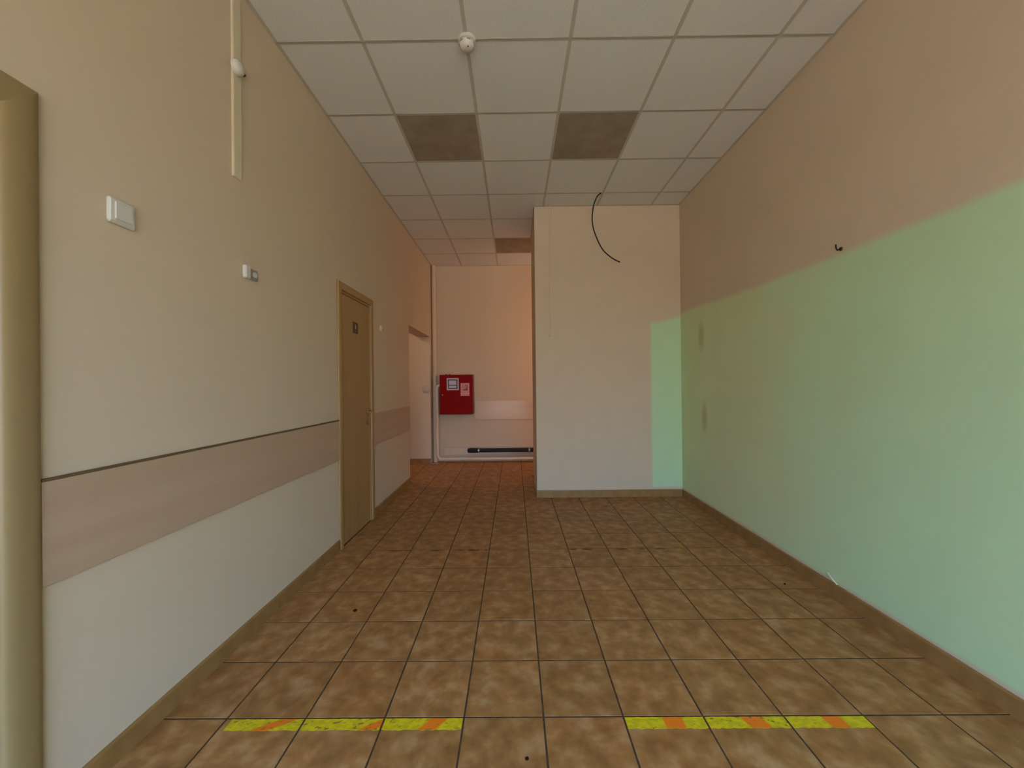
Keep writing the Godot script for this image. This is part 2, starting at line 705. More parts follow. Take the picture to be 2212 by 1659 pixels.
# =====================================================================  ceiling
func build_ceiling() -> void:
	var root := base("ceiling")
	tag(root, "suspended ceiling of white square tiles in a grey grid with three dark brown panels", "ceiling", "", "structure")
	var st := mb()
	bx(st, Vector3(-1.56, SLAB, ZW + 0.25), Vector3(XE + 0.2, SLAB + 0.2, -6.65))
	obj("slab", st, M.slab, root)
	var xs := [XL, -0.8552, -0.2552, 0.3448, 0.9448, 1.5448, XR]
	var gap := 0.003
	for j in range(-8, 7):
		var z1 := -(2.2184 + 0.6 * j)
		var z0 := z1 - 0.6
		if z0 > ZW:
			continue
		z1 = minf(z1, ZW)
		for c in 6:
			if j == 4 and c >= 3:
				continue
			var brown: bool = (j == 1 and (c == 1 or c == 3)) or (j == 5 and c == 2)
			var x0: float = xs[c]
			var x1: float = xs[c + 1]
			var za := maxf(z0, ZB)
			if j == 3 and c >= 3:
				za = ZP
			if (j == 3 or j == 4) and c == 2:
				x1 = 0.244
			if x1 - x0 < 0.03 or z1 - za < 0.03:
				continue
			var a := Vector3(x0 + (gap if c > 0 else 0.004), HC, za + (gap if za == z0 else 0.004))
			var b := Vector3(x1 - (gap if c < 5 else 0.004), HC + 0.018, z1 - gap)
			var mid := (a + b) / 2.0
			mid.y = HC + (0.010 if brown else rng.randf_range(0.0, 0.0008))
			var t := mb()
			bx(t, a - mid, b - mid, 0.003)
			if j == 3 and c == 2:
				bx(t, Vector3(b.x, a.y, ZP + 0.004) - mid, Vector3(xs[3] - gap, b.y, b.z) - mid, 0.003)
			var o := obj("ceiling_tile", t, M.brown_panel if brown else M.ceiling_tile, root)
			if brown:
				o.set_meta("label", "dark brown panel in place of a white tile")
			o.position = mid
	# the metal grid that carries the tiles, a hair below their faces
	var y0 := HC - 0.0022
	for c in range(1, 6):
		for span in ([[ZW, ZB]] if c < 3 else [[ZW, ZP], [ZP2, ZB]]):
			st = mb()
			bx(st, Vector3(xs[c] - 0.0105, y0, span[0]), Vector3(xs[c] + 0.0105, y0 + 0.002, span[1]))
			bx(st, Vector3(xs[c] - 0.0012, y0, span[0]), Vector3(xs[c] + 0.0012, y0 + 0.038, span[1]))
			obj("runner", st, M.grid, root)
	for j in range(-7, 7):
		var z := -(2.2184 + 0.6 * j)
		var right := 0.244 if z < ZP and z > ZP2 else XR
		st = mb()
		bx(st, Vector3(XL, y0 + 0.0004, z - 0.0105), Vector3(right, y0 + 0.0024, z + 0.0105))
		bx(st, Vector3(XL, y0 + 0.0004, z - 0.0012), Vector3(right, y0 + 0.036, z + 0.0012))
		obj("cross_tee", st, M.grid, root)
	st = mb()
	bx(st, Vector3(XL, HC - 0.001, ZW), Vector3(XL + 0.02, HC + 0.001, ZB))
	bx(st, Vector3(XR - 0.02, HC - 0.001, ZW), Vector3(XR, HC + 0.001, ZP))
	bx(st, Vector3(0.25, HC - 0.001, ZP), Vector3(XR, HC + 0.001, ZP + 0.02))
	bx(st, Vector3(XL, HC - 0.001, ZB), Vector3(XR, HC + 0.001, ZB + 0.02))
	obj("edge_angle", st, M.grid, root)
	st = mb()
	bx(st, Vector3(XR + 0.012, HC, ZP2), Vector3(XE, HC + 0.018, ZB))
	obj("ceiling_panel", st, M.ceiling_tile, root)


# =====================================================================  walls
func build_walls() -> void:
	var t := 0.2
	# left wall: door openings and the open passage
	var st := mb()
	var a := XL - t
	var holes := [[-0.17, -1.03, 2.05], [-3.02, -3.65, 2.035], [-5.0, -6.25, 2.055]]
	var z := ZW
	for h in holes:
		bx(st, Vector3(a, -0.004, z), Vector3(XL, SLAB, h[0]))
		bx(st, Vector3(a, h[2], h[0]), Vector3(XL, SLAB, h[1]))
		z = h[1]
	bx(st, Vector3(a, -0.004, z), Vector3(XL, SLAB, -6.624))
	tag(obj("wall_left", st, M.wall), "long cream wall on the left with the doors and the open passage", "wall", "", "structure")
	# right wall with its green painted lower part
	st = mb()
	uv_box(st, Vector3(XR, -0.004, ZP), Vector3(XR + t, SLAB, ZW), func(p: Vector3) -> Vector2: return Vector2((p.z - ZP) / (ZW - ZP), clampf(1.0 - p.y / SLAB, 0.0, 1.0)))
	tag(obj("wall_right", st, M.right_wall), "right wall, cream above and pale green paint below two metres", "wall", "", "structure")
	# far wall
	st = mb()
	bx(st, Vector3(XL, -0.004, ZB), Vector3(XE + t, SLAB, ZB - t))
	bx(st, Vector3(XE, -0.004, ZB), Vector3(XE + t, SLAB, ZP2 + t))
	tag(obj("wall_back", st, M.wall), "cream far wall behind the red cabinet and pipes", "wall", "", "structure")
	# partition block that closes the right half of the corridor
	st = mb()
	prism_uv(st, [Vector2(0.244, ZP), Vector2(XR, ZP), Vector2(XE, ZP), Vector2(XE, ZP2), Vector2(0.244, ZP2)], -0.004, SLAB)
	tag(obj("wall_partition", st, M.partition), "cream projecting wall block facing the room with a green strip at its right edge", "wall", "", "structure")
	# wall behind the camera, around the glazing
	st = mb()
	bx(st, Vector3(a, -0.004, ZW), Vector3(DL, SLAB, ZW + t))
	bx(st, Vector3(DR, -0.004, ZW), Vector3(XR + t, SLAB, ZW + t))
	bx(st, Vector3(DL, DT, ZW), Vector3(DR, SLAB, ZW + t))
	tag(obj("wall_front", st, M.wall), "cream wall around the glazed entrance opposite the red cabinet", "wall", "", "structure")


func uv_box(st: SurfaceTool, lo: Vector3, hi: Vector3, uv: Callable) -> void:
	st.set_smooth_group(-1)
	for ax in 3:
		var u := (ax + 1) % 3
		var v := (ax + 2) % 3
		for s in [0, 1]:
			var n := Vector3.ZERO
			n[ax] = s * 2.0 - 1.0
			var k := []
			for e in [[0, 0], [1, 0], [1, 1], [0, 1]]:
				var w := lo
				w[ax] = hi[ax] if s == 1 else lo[ax]
				w[u] = hi[u] if e[0] == 1 else lo[u]
				w[v] = hi[v] if e[1] == 1 else lo[v]
				k.append(w)
			tri(st, k[0], k[1], k[2], n, uv.call(k[0]), uv.call(k[1]), uv.call(k[2]))
			tri(st, k[0], k[2], k[3], n, uv.call(k[0]), uv.call(k[2]), uv.call(k[3]))


# the partition: only the first side (its front) shows the paint picture, the rest its plain cream
func prism_uv(st: SurfaceTool, outline: Array, y0: float, y1: float) -> void:
	st.set_smooth_group(-1)
	var mid := Vector3(1.2, 0, -4.7)
	for i in outline.size():
		var j := (i + 1) % outline.size()
		var p: Vector2 = outline[i]
		var q: Vector2 = outline[j]
		var a := Vector3(p.x, y0, p.y)
		var b := Vector3(q.x, y0, q.y)
		var c := Vector3(q.x, y1, q.y)
		var d := Vector3(p.x, y1, p.y)
		var n := Vector3(-(q.y - p.y), 0, q.x - p.x)
		var m := (a + b) / 2.0 - mid
		m.y = 0
		if n.dot(m) < 0:
			n = -n
		var top := 1.0 - y1 / HC
		var u := [Vector2(0.02, 0.99), Vector2(0.3, 0.99), Vector2(0.3, 0.01), Vector2(0.02, 0.01)]
		if i == 0:
			u = [Vector2(0, 1), Vector2(1, 1), Vector2(1, top), Vector2(0, top)]
		tri(st, a, b, c, n, u[0], u[1], u[2])
		tri(st, a, c, d, n, u[0], u[2], u[3])


func build_window() -> void:
	var w := base("window_1", Vector3((DL + DR) / 2, 0, ZW))
	tag(w, "white framed entrance glazing letting daylight into the room", "window", "", "structure")
	var x1 := (DR - DL) / 2
	var st := mb()
	for x in [-x1, -0.03, x1 - 0.06]:
		bx(st, Vector3(x, 0, 0.06), Vector3(x + 0.06, DT, 0.13), 0.004)
	for y in [0.0, 2.1, DT - 0.06]:
		bx(st, Vector3(-x1, y, 0.06), Vector3(x1, y + 0.06, 0.13), 0.004)
	obj("window_frame", st, M.window_frame, w)
	for c in [[-x1 + 0.06, -0.03], [0.03, x1 - 0.06]]:
		for r in [[0.06, 2.1], [2.16, DT - 0.06]]:
			st = mb()
			bx(st, Vector3(c[0], r[0], 0.092), Vector3(c[1], r[1], 0.098))
			obj("pane", st, M.glass, w)
	st = mb()
	bx(st, Vector3(-20, -0.25, ZW + 0.26), Vector3(20, -0.12, ZW + 40))
	tag(obj("ground", st, M.paving), "grey paved ground outside the glazed entrance", "ground", "", "structure")


# the side passage in the left wall and the small lamplit lobby it leads to
func build_passage() -> void:
	var st := mb()
	var e := XL - 0.2
	bx(st, Vector3(e, -0.004, -6.25), Vector3(-3.8, 2.7, -6.45))
	bx(st, Vector3(e, -0.004, -4.2), Vector3(-3.8, 2.7, -4.0))
	bx(st, Vector3(-3.6, -0.004, -4.2), Vector3(-3.8, 2.7, -6.25))
	bx(st, Vector3(e, 2.7, -3.9), Vector3(-3.8, 2.85, -6.5))
	tag(obj("wall_passage", st, M.wall), "cream walls of the side passage left of the red cabinet", "wall", "", "structure")


# =====================================================================  baseboards
# tile plinth with a rounded top, along a line on the floor; out = direction into the room
func plinth(root: Node3D, p: Vector3, q: Vector3, out: Vector3) -> void:
	var prof := [Vector2(0, 0), Vector2(0.011, 0), Vector2(0.011, 0.072), Vector2(0.0095, 0.077), Vector2(0.006, 0.080), Vector2(0, 0.081)]
	var a := []
	var b := []
	for k in prof:
		a.append(p + out * k.x + Vector3.UP * k.y)
		b.append(q + out * k.x + Vector3.UP * k.y)
	var st := mb()
	extrude(st, a, b, true)
	obj("plinth", st, M.plinth, root)


func build_baseboards() -> void:
	var o := base("baseboard_left")
	tag(o, "brown tile plinth along the foot of the left wall", "baseboard", "", "structure")
	plinth(o, Vector3(XL, 0, -1.093), Vector3(XL, 0, -2.966), Vector3.RIGHT)
	plinth(o, Vector3(XL, 0, -3.71), Vector3(XL, 0, -4.989), Vector3.RIGHT)
	plinth(o, Vector3(XL, 0, -5.0), Vector3(XL - 0.2, 0, -5.0), Vector3.FORWARD)
	plinth(o, Vector3(XL, 0, -6.25), Vector3(-3.6, 0, -6.25), Vector3.BACK)
	o = base("baseboard_right")
	tag(o, "brown tile plinth along the foot of the green right wall", "baseboard", "", "structure")
	plinth(o, Vector3(XR, 0, ZW), Vector3(XR, 0, ZP), Vector3.LEFT)
	o = base("baseboard_partition")
	tag(o, "brown tile plinth along the foot of the projecting wall block", "baseboard", "", "structure")
	plinth(o, Vector3(0.238, 0, ZP), Vector3(XR - 0.011, 0, ZP), Vector3.BACK)


# =====================================================================  doors
# rounded door trim on the left wall round an opening: y along the wall height, z along it
func casing(root: Node3D, za: float, zb: float, top: float, w: float, bulge: float, m: Material) -> void:
	var n := 12
	var prof := []
	for k in n + 1:
		var t := PI * k / n
		prof.append(Vector2(w / 2.0 * (1.0 - cos(t)), 0.004 + bulge * pow(sin(t), 0.6)))
	prof.push_front(Vector2(0, 0.0))
	prof.push_back(Vector2(w, 0.0))
	# u = 0 at the outer edge
	for s in [[za, -1.0], [zb, 1.0]]:
		var a := []
		var b := []
		for p in prof:
			var z: float = s[0] + s[1] * p.x
			a.append(Vector3(p.y, 0, z))
			b.append(Vector3(p.y, top - p.x, z))
		var st := mb()
		extrude(st, a, b)
		obj("casing", st, m, root)
	var c := []
	var d := []
	for p in prof:
		c.append(Vector3(p.y, top - p.x, za - p.x))
		d.append(Vector3(p.y, top - p.x, zb + p.x))
	var h := mb()
	extrude(h, c, d)
	obj("casing", h, m, root)


func build_doors() -> void:
	# toilet door in the left wall
	var d := base("door_1", Vector3(XL, 0, 0))
	tag(d, "closed plain brown door with a dark sign in the left wall", "door", "", "structure")
	casing(d, -2.968, -3.705, 2.09, 0.062, 0.013, M.door)
	var st := mb()
	bx(st, Vector3(-0.18, 0, -3.02), Vector3(0.0, 2.035, -3.045))
	bx(st, Vector3(-0.18, 0, -3.65), Vector3(0.0, 2.035, -3.63))
	bx(st, Vector3(-0.18, 2.035, -3.045), Vector3(0.0, 2.012, -3.63))
	obj("door_lining", st, M.door, d)
	st = mb()
	bx(st, Vector3(-0.043, 0.002, -3.048), Vector3(-0.003, 2.008, -3.627), 0.003)
	obj("leaf", st, M.door, d)
	var hz := -3.565
	var hn := base_part("handle", d, Vector3(-0.003, 1.03, hz))
	st = mb()
	lathe(st, Vector3.ZERO, Vector3.RIGHT, [Vector2(0.025, 0), Vector2(0.025, 0.006), Vector2(0.022, 0.009), Vector2(0.0, 0.009)])
	obj("rosette", st, M.brass, hn)
	st = mb()
	tube(st, smooth_path([Vector3(0.008, 0, 0), Vector3(0.03, 0, 0), Vector3(0.05, 0, 0.006), Vector3(0.055, 0, 0.03), Vector3(0.054, -0.002, 0.07), Vector3(0.052, -0.005, 0.115)], 5), 0.0085, 12)
	obj("lever", st, M.brass, hn)
	var lk := base_part("lock", d, Vector3(-0.003, 0.937, hz))
	st = mb()
	lathe(st, Vector3.ZERO, Vector3.RIGHT, [Vector2(0.025, 0), Vector2(0.025, 0.006), Vector2(0.022, 0.009), Vector2(0.0, 0.009)])
	obj("rosette", st, M.brass, lk)
	st = mb()
	bx(st, Vector3(0.009, -0.012, -0.003), Vector3(0.0105, 0.012, 0.003), 0.0005)
	obj("keyhole", st, M.dark, lk)
	st = mb()
	sticker(st, Vector3(-0.003, 1.72, -3.268), Vector3(0, 0, -0.1), Vector3(0, 0.096, 0), 0.003)
	var sg := obj("sign", st, M.sign, d)
	sg.set_meta("label", "dark red toilet sign plate with a pale figure")
	# trim of the nearest door, at the edge of the view
	var e := base("door_2", Vector3(XL, 0, 0))
	tag(e, "nearest door with pale rounded wooden trim at the left edge of the view", "door", "", "structure")
	casing(e, -0.105, -1.093, 2.112, 0.090, 0.018, M.casing)
	st = mb()
	bx(st, Vector3(-0.18, 0, -0.17), Vector3(0.0, 2.05, -0.20))
	bx(st, Vector3(-0.18, 0, -1.03), Vector3(0.0, 2.05, -1.0))
	bx(st, Vector3(-0.18, 2.05, -0.20), Vector3(0.0, 2.02, -1.0))
	obj("door_lining", st, M.casing, e)
	st = mb()
	bx(st, Vector3(-0.06, 0.008, -0.203), Vector3(-0.02, 2.017, -0.997), 0.003)
	obj("leaf", st, M.casing, e)


func base_part(called: String, parent: Node, at: Vector3) -> Node3D:
	var o := Node3D.new()
	o.name = called
	parent.add_child(o, true)
	o.position = at
	return o


# a thin printed plate: lower left corner, its width and height as vectors; thickness towards width x height
func sticker(st: SurfaceTool, p: Vector3, w: Vector3, h: Vector3, t: float) -> void:
	st.set_smooth_group(-1)
	var n := w.cross(h).normalized() * t
	var f := [p + n, p + w + n, p + w + h + n, p + h + n]
	var g := [p, p + w, p + w + h, p + h]
	tri(st, f[0], f[1], f[2], n, Vector2(0, 1), Vector2(1, 1), Vector2(1, 0))
	tri(st, f[0], f[2], f[3], n, Vector2(0, 1), Vector2(1, 0), Vector2(0, 0))
	var mid: Vector3 = (f[0] + f[2]) / 2.0
	for k in 4:
		var l := (k + 1) % 4
		var c: Vector3 = (f[k] + f[l]) / 2.0 - mid
		tri(st, f[k], f[l], g[l], c, Vector2(0.02, 0.02), Vector2(0.02, 0.02), Vector2(0.02, 0.02))
		tri(st, f[k], g[l], g[k], c, Vector2(0.02, 0.02), Vector2(0.02, 0.02), Vector2(0.02, 0.02))


# =====================================================================  wall protection boards
func board(called: String, label: String, p: Vector3, q: Vector3, m: Material, cap: Array) -> void:
	var o := base(called, Vector3((p.x + q.x) / 2, p.y, (p.z + q.z) / 2))
	tag(o, label, "wall panel", "wood look boards along the walls")
	var st := mb()
	bx(st, p - o.position, q - o.position, 0.0015)
	obj("panel", st, m, o)
	if cap.size():
		st = mb()
		bx(st, cap[0] - o.position, cap[1] - o.position, 0.001)
		obj("top_edge", st, M.board_edge, o)


func build_protection_boards() -> void:
	board("wall_panel", "long pale wood look board on the left wall, between the nearest trim and the brown door", Vector3(XL, 0.695, -1.095), Vector3(XL + 0.01, 0.998, -2.966), M.board, [Vector3(XL, 0.998, -1.095), Vector3(XL + 0.012, 1.006, -2.966)])
	board("wall_panel", "short wood look board on the left wall between the brown door and the passage", Vector3(XL, 0.692, -3.708), Vector3(XL + 0.01, 1.002, -4.985), M.board, [])
	board("wall_panel", "shiny pale board on the far wall right of the red cabinet", Vector3(-0.66, 0.690, ZB), Vector3(1.4, 1.0, ZB + 0.012), M.board_far, [])


# =====================================================================  small fittings on the walls
func build_wall_fittings() -> void:
	# light switch
	var o := base("light_switch", Vector3(XL, 1.87, -1.325))
	tag(o, "white square light switch high on the left wall near the trim", "light switch")
	var st := mb()
	bx(st, Vector3(0, -0.043, -0.046), Vector3(0.016, 0.043, 0.046), 0.006)
	obj("plate", st, M.white_plastic, o)
	st = mb()
	bx(st, Vector3(0.016, -0.030, -0.031), Vector3(0.022, 0.030, 0.031), 0.004)
	obj("rocker", st, M.white_plastic, o)
	# small double fitting further along
	o = base("wall_socket", Vector3(XL, 1.852, -1.982))
	tag(o, "small white two part fitting on the left wall beyond the light switch", "socket")
	st = mb()
	bx(st, Vector3(0, -0.034, 0.016), Vector3(0.022, 0.032, 0.054), 0.005)
	obj("housing", st, M.white_plastic, o)
	st = mb()
	bx(st, Vector3(0, -0.030, -0.054), Vector3(0.012, 0.026, 0.010), 0.004)
	obj("plate", st, M.grey_plastic, o)
	st = mb()
	lathe(st, Vector3(0.012, -0.002, -0.024), Vector3.RIGHT, [Vector2(0.014, 0), Vector2(0.014, 0.004), Vector2(0.0, 0.004)], 20)
	obj("button", st, M.white_plastic, o)
	# cable channel from the ceiling
	o = base("cable_channel", Vector3(XL, 2.295, -1.893))
	tag(o, "white vertical cable channel on the left wall ending below the ceiling", "cable channel")
	st = mb()
	bx(st, Vector3(0, 0, -0.03), Vector3(0.009, 0.955, 0.03), 0.002)
	obj("trunk", st, M.cream_plastic, o)
	st = mb()
	bx(st, Vector3(0.009, 0.0, -0.026), Vector3(0.011, 0.955, 0.026), 0.0008)
	obj("cover", st, M.cream_plastic, o)
	o = base("wall_sensor", Vector3(XL + 0.011, 2.835, -1.882))
	tag(o, "small round white sensor on the left cable channel", "sensor")
	st = mb()
	lathe(st, Vector3.ZERO, Vector3.RIGHT, [Vector2(0.036, 0), Vector2(0.036, 0.010), Vector2(0.032, 0.022), Vector2(0.022, 0.028), Vector2(0, 0.029)], 24)
	obj("body", st, M.white_plastic, o)
	st = mb()
	lathe(st, Vector3(0.014, -0.006, -0.034), Vector3.FORWARD, [Vector2(0.007, 0), Vector2(0.007, 0.008), Vector2(0, 0.009)], 12)
	obj("lens", st, M.dark, o)
	# small round device past the door
	o = base("wall_button", Vector3(XL, 1.855, -3.938))
	tag(o, "tiny round cream device on the left wall just past the brown door", "button")
	st = mb()
	lathe(st, Vector3.ZERO, Vector3.RIGHT, [Vector2(0.03, 0), Vector2(0.03, 0.010), Vector2(0.025, 0.018), Vector2(0, 0.019)], 20)
	obj("body", st, M.cream_plastic, o)
	st = mb()
	lathe(st, Vector3(0.019, 0, 0), Vector3.RIGHT, [Vector2(0.010, 0), Vector2(0.008, 0.005), Vector2(0, 0.006)], 16)
	obj("push", st, M.white_plastic, o)
	# thin channel and button on the partition
	o = base("cable_channel", Vector3(0.416, 1.83, ZP))
	tag(o, "thin cream cable channel down the front of the projecting wall block", "cable channel")
	st = mb()
	bx(st, Vector3(-0.010, 0, 0), Vector3(0.010, HC - 1.831, 0.009), 0.0015)
	obj("trunk", st, M.wall, o)
	st = mb()
	bx(st, Vector3(-0.0075, 0, 0.009), Vector3(0.0075, HC - 1.831, 0.0105), 0.0006)
	obj("cover", st, M.wall, o)
	o = base("call_button", Vector3(0.417, 1.806, ZP))
	tag(o, "small round white button at the foot of the thin channel on the projecting wall", "button")
	st = mb()
	lathe(st, Vector3.ZERO, Vector3.BACK, [Vector2(0.030, 0), Vector2(0.030, 0.012), Vector2(0.025, 0.020), Vector2(0, 0.021)], 24)
	obj("body", st, M.cream_plastic, o)
	st = mb()
	lathe(st, Vector3(0, 0, 0.021), Vector3.BACK, [Vector2(0.011, 0), Vector2(0.009, 0.004), Vector2(0, 0.005)], 16)
	obj("push", st, M.white_plastic, o)
	# hook and cable end on the right wall
	o = base("wall_hook", Vector3(XR, 2.016, -2.2))
	tag(o, "small dark bent hook at the upper edge of the green paint", "hook")
	st = mb()
	lathe(st, Vector3(0, 0, 0), Vector3.LEFT, [Vector2(0.011, 0), Vector2(0.010, 0.006), Vector2(0, 0.008)], 14)
	obj("plug", st, M.dark, o)
	st = mb()
	tube(st, smooth_path([Vector3(0, 0, 0), Vector3(-0.016, -0.003, 0.003), Vector3(-0.026, -0.008, 0.006), Vector3(-0.028, 0.004, 0.0), Vector3(-0.02, 0.028, -0.012)], 5), 0.0038, 8)
	obj("wire", st, M.dark, o)
	o = tube_thing("cable_end", [Vector3(XR, 0.118, -2.325), Vector3(XR - 0.008, 0.118, -2.31), Vector3(XR - 0.011, 0.109, -2.29), Vector3(XR - 0.010, 0.099, -2.272), Vector3(XR - 0.006, 0.088, -2.258), Vector3(XR - 0.006, 0.082, -2.25)], 0.0045, M.cream_plastic)
	tag(o, "short loop of pale cable above the plinth on the right wall", "cable")
	# round plate in the passage
	o = base("round_plate", Vector3(-1.425, 1.2, -6.25))
	tag(o, "round pale plate on the passage wall left of the red cabinet", "plate")
	st = mb()
	lathe(st, Vector3.ZERO, Vector3.BACK, [Vector2(0.056, 0), Vector2(0.056, 0.008), Vector2(0.050, 0.013), Vector2(0, 0.014)], 28)
	obj("cover", st, M.pale_plate, o)
	for k in 7:
		var t := PI * (0.45 + 0.20 * k)
		st = mb()
		bx(st, Vector3(-0.009, -0.004, 0), Vector3(0.009, 0.004, 0.006), 0.001)
		var s := obj("clip", st, M.grey_plastic, o)
		s.position = Vector3(cos(t) * 0.063, sin(t) * 0.063, 0)
		if s.position.x > 0.045:
			s.position.x = 0.045
		s.rotation.z = t + PI / 2


func tube_thing(called: String, pts: Array, r: float, m: Material) -> MeshInstance3D:
	var st := mb()
	var at: Vector3 = pts[0]
	var q := []
	for p in pts:
		q.append(p - at)
	tube(st, smooth_path(q, 6), r, 10)
	var o := obj(called, st, m)
	o.position = at
	return o


# =====================================================================  on the ceiling
func build_ceiling_fittings() -> void:
	var o := base("smoke_detector", Vector3(-0.252, HC, -2.215))
	tag(o, "white round smoke detector at a crossing of the ceiling grid", "smoke detector")
	var st := mb()
	lathe(st, Vector3.ZERO, Vector3.DOWN, [Vector2(0.050, 0), Vector2(0.050, 0.012), Vector2(0.046, 0.016), Vector2(0.0, 0.016)], 32)
	obj("mount", st, M.white_plastic, o)
	st = mb()
	lathe(st, Vector3(0, -0.016, 0), Vector3.DOWN, [Vector2(0.040, 0), Vector2(0.043, 0.006), Vector2(0.043, 0.012), Vector2(0.036, 0.032), Vector2(0.024, 0.040), Vector2(0.0, 0.041)], 32)
	obj("head", st, M.white_plastic, o)
	for k in 6:
		var t := TAU * k / 6.0 + 0.35
		st = mb()
		bx(st, Vector3(-0.011, -0.004, -0.002), Vector3(0.011, 0.004, 0.002), 0.001)
		var s := obj("slot", st, M.grey_plastic, o)
		s.position = Vector3(sin(t) * 0.0425, -0.028, cos(t) * 0.0425)
		s.rotation.y = t
	st = mb()
	lathe(st, Vector3(0.008, -0.055, 0.020), Vector3.DOWN, [Vector2(0.004, 0), Vector2(0.003, 0.005), Vector2(0, 0.006)], 10)
	obj("indicator", st, M.dark, o)
	# cable that hangs out of the ceiling in front of the partition
	var pts := [Vector3(0.944, HC + 0.012, -4.02), Vector3(0.915, 3.246, -4.02), Vector3(0.886, 3.218, -4.02), Vector3(0.851, 3.138, -4.02), Vector3(0.831, 3.009, -4.02), Vector3(0.839, 2.903, -4.02), Vector3(0.872, 2.791, -4.015), Vector3(0.928, 2.67, -4.01), Vector3(1.0, 2.592, -4.005), Vector3(1.062, 2.547, -4.0), Vector3(1.11, 2.524, -4.0)]
	o = tube_thing("hanging_cable", pts, 0.0065, M.cable)
	tag(o, "black cable hanging in a curve from the ceiling before the projecting wall", "cable")


# =====================================================================  red cabinet and pipes at the far wall
func build_far_corner() -> void:
	var o := base("fire_cabinet", Vector3(-0.94, 0.795, ZB))
	tag(o, "red metal fire hose cabinet with two stickers on the far wall", "fire cabinet")
	var st := mb()
	bx(st, Vector3(-0.27, 0, 0), Vector3(0.27, 0.642, 0.185), 0.004)
	obj("body", st, M.red_trim, o)
	st = mb()
	bx(st, Vector3(-0.264, 0.006, 0.185), Vector3(0.264, 0.636, 0.2), 0.003)
	var door := obj("door", st, M.red, o)
	st = mb()
	lathe(st, Vector3(-0.22, 0.318, 0.2), Vector3.BACK, [Vector2(0.011, 0), Vector2(0.011, 0.006), Vector2(0.008, 0.009), Vector2(0, 0.009)], 16)
	obj("lock", st, M.metal, door)
	for y in [0.12, 0.52]:
		st = mb()
		tube(st, [Vector3(0.268, y - 0.03, 0.192), Vector3(0.268, y + 0.03, 0.192)], 0.006, 10)
		obj("hinge", st, M.red_trim, door)
	st = mb()
	sticker(st, Vector3(-0.150, 0.393, 0.2), Vector3(0.195, 0, 0), Vector3(-0.002, 0.195, 0), 0.001)
	var s := obj("sticker", st, M.notice, door)
	s.set_meta("label", "square white notice with a dark frame")
	st = mb()
	sticker(st, Vector3(0.073, 0.300, 0.2), Vector3(0.142, 0.0, 0), Vector3(0.0, 0.206, 0), 0.001)
	s = obj("sticker", st, M.pictogram, door)
	s.set_meta("label", "pink upright sticker with a small dark picture")
	for x in [-0.17, -0.115]:
		st = mb()
		lathe(st, Vector3(x, 0.642, 0.12), Vector3.UP, [Vector2(0.012, 0), Vector2(0.012, 0.008), Vector2(0.008, 0.012), Vector2(0, 0.012)], 12)
		obj("bolt", st, M.red_trim, o)
	# riser pipe in the corner
	st = mb()
	tube(st, [Vector3(0, 0, 0), Vector3(0, 1.6, 0), Vector3(0, HC, 0)], 0.034, 20)
	o = obj("riser_pipe", st, M.riser)
	o.position = Vector3(-1.314, 0, -6.376)
	tag(o, "cream vertical pipe from floor to ceiling in the far left corner", "pipe")
	# supply pipe: out of the cabinet's side, down and along the foot of the far wall
	var path := [Vector3(-1.211, 1.262, -6.30), Vector3(-1.235, 1.258, -6.30), Vector3(-1.258, 1.238, -6.30), Vector3(-1.264, 1.20, -6.30)]
	for y in [1.0, 0.7, 0.4, 0.17]:
		path.append(Vector3(-1.264, y, -6.30))
	path.append_array([Vector3(-1.258, 0.115, -6.30), Vector3(-1.237, 0.078, -6.30), Vector3(-1.20, 0.060, -6.30)])
	for x in [-1.0, -0.6, -0.2, 0.3, 0.9, 1.5]:
		path.append(Vector3(x, 0.060, -6.30))
	o = tube_thing("supply_pipe", path, 0.027, M.pipe)
	tag(o, "pale water pipe bent from the red cabinet down and along the floor", "pipe")
	# low boxing and the black insulated pipe
	o = base("pipe_boxing", Vector3(-0.48, 0.105, ZB))
	tag(o, "low cream boxing along the foot of the far wall behind the black pipe", "boxing")
	st = mb()
	bx(st, Vector3(-0.70, 0, 0), Vector3(1.9, 0.122, 0.014), 0.003)
	obj("front_panel", st, M.riser, o)
	st = mb()
	bx(st, Vector3(-0.70, 0.122, 0), Vector3(1.9, 0.132, 0.018), 0.002)
	obj("cap", st, M.pale_plate, o)
	o = base("black_pipe", Vector3(-0.24, 0.19, -6.36))
	tag(o, "black insulated pipe lying along the foot of the far wall", "pipe")
	st = mb()
	tube(st, [Vector3(-0.36, 0, 0), Vector3(0.0, 0, 0), Vector3(1.7, 0, 0)], 0.034, 20)
	obj("sleeve", st, M.rubber, o)
	st = mb()
	lathe(st, Vector3(-0.36, -0.002, 0), Vector3.LEFT, [Vector2(0.038, -0.0), Vector2(0.040, 0.10), Vector2(0.037, 0.165), Vector2(0.026, 0.18), Vector2(0, 0.185)], 20)
	obj("end_cap", st, M.rubber, o)
	for x in [-0.355, 0.478]:
		st = mb()
		lathe(st, Vector3(x - 0.012, 0, 0), Vector3.RIGHT, [Vector2(0.034, 0), Vector2(0.042, 0.001), Vector2(0.042, 0.023), Vector2(0.034, 0.024)], 20)
		bx(st, Vector3(x - 0.01, -0.01, -0.044), Vector3(x + 0.01, 0.01, -0.03), 0.002)
		obj("clamp", st, M.metal, o)


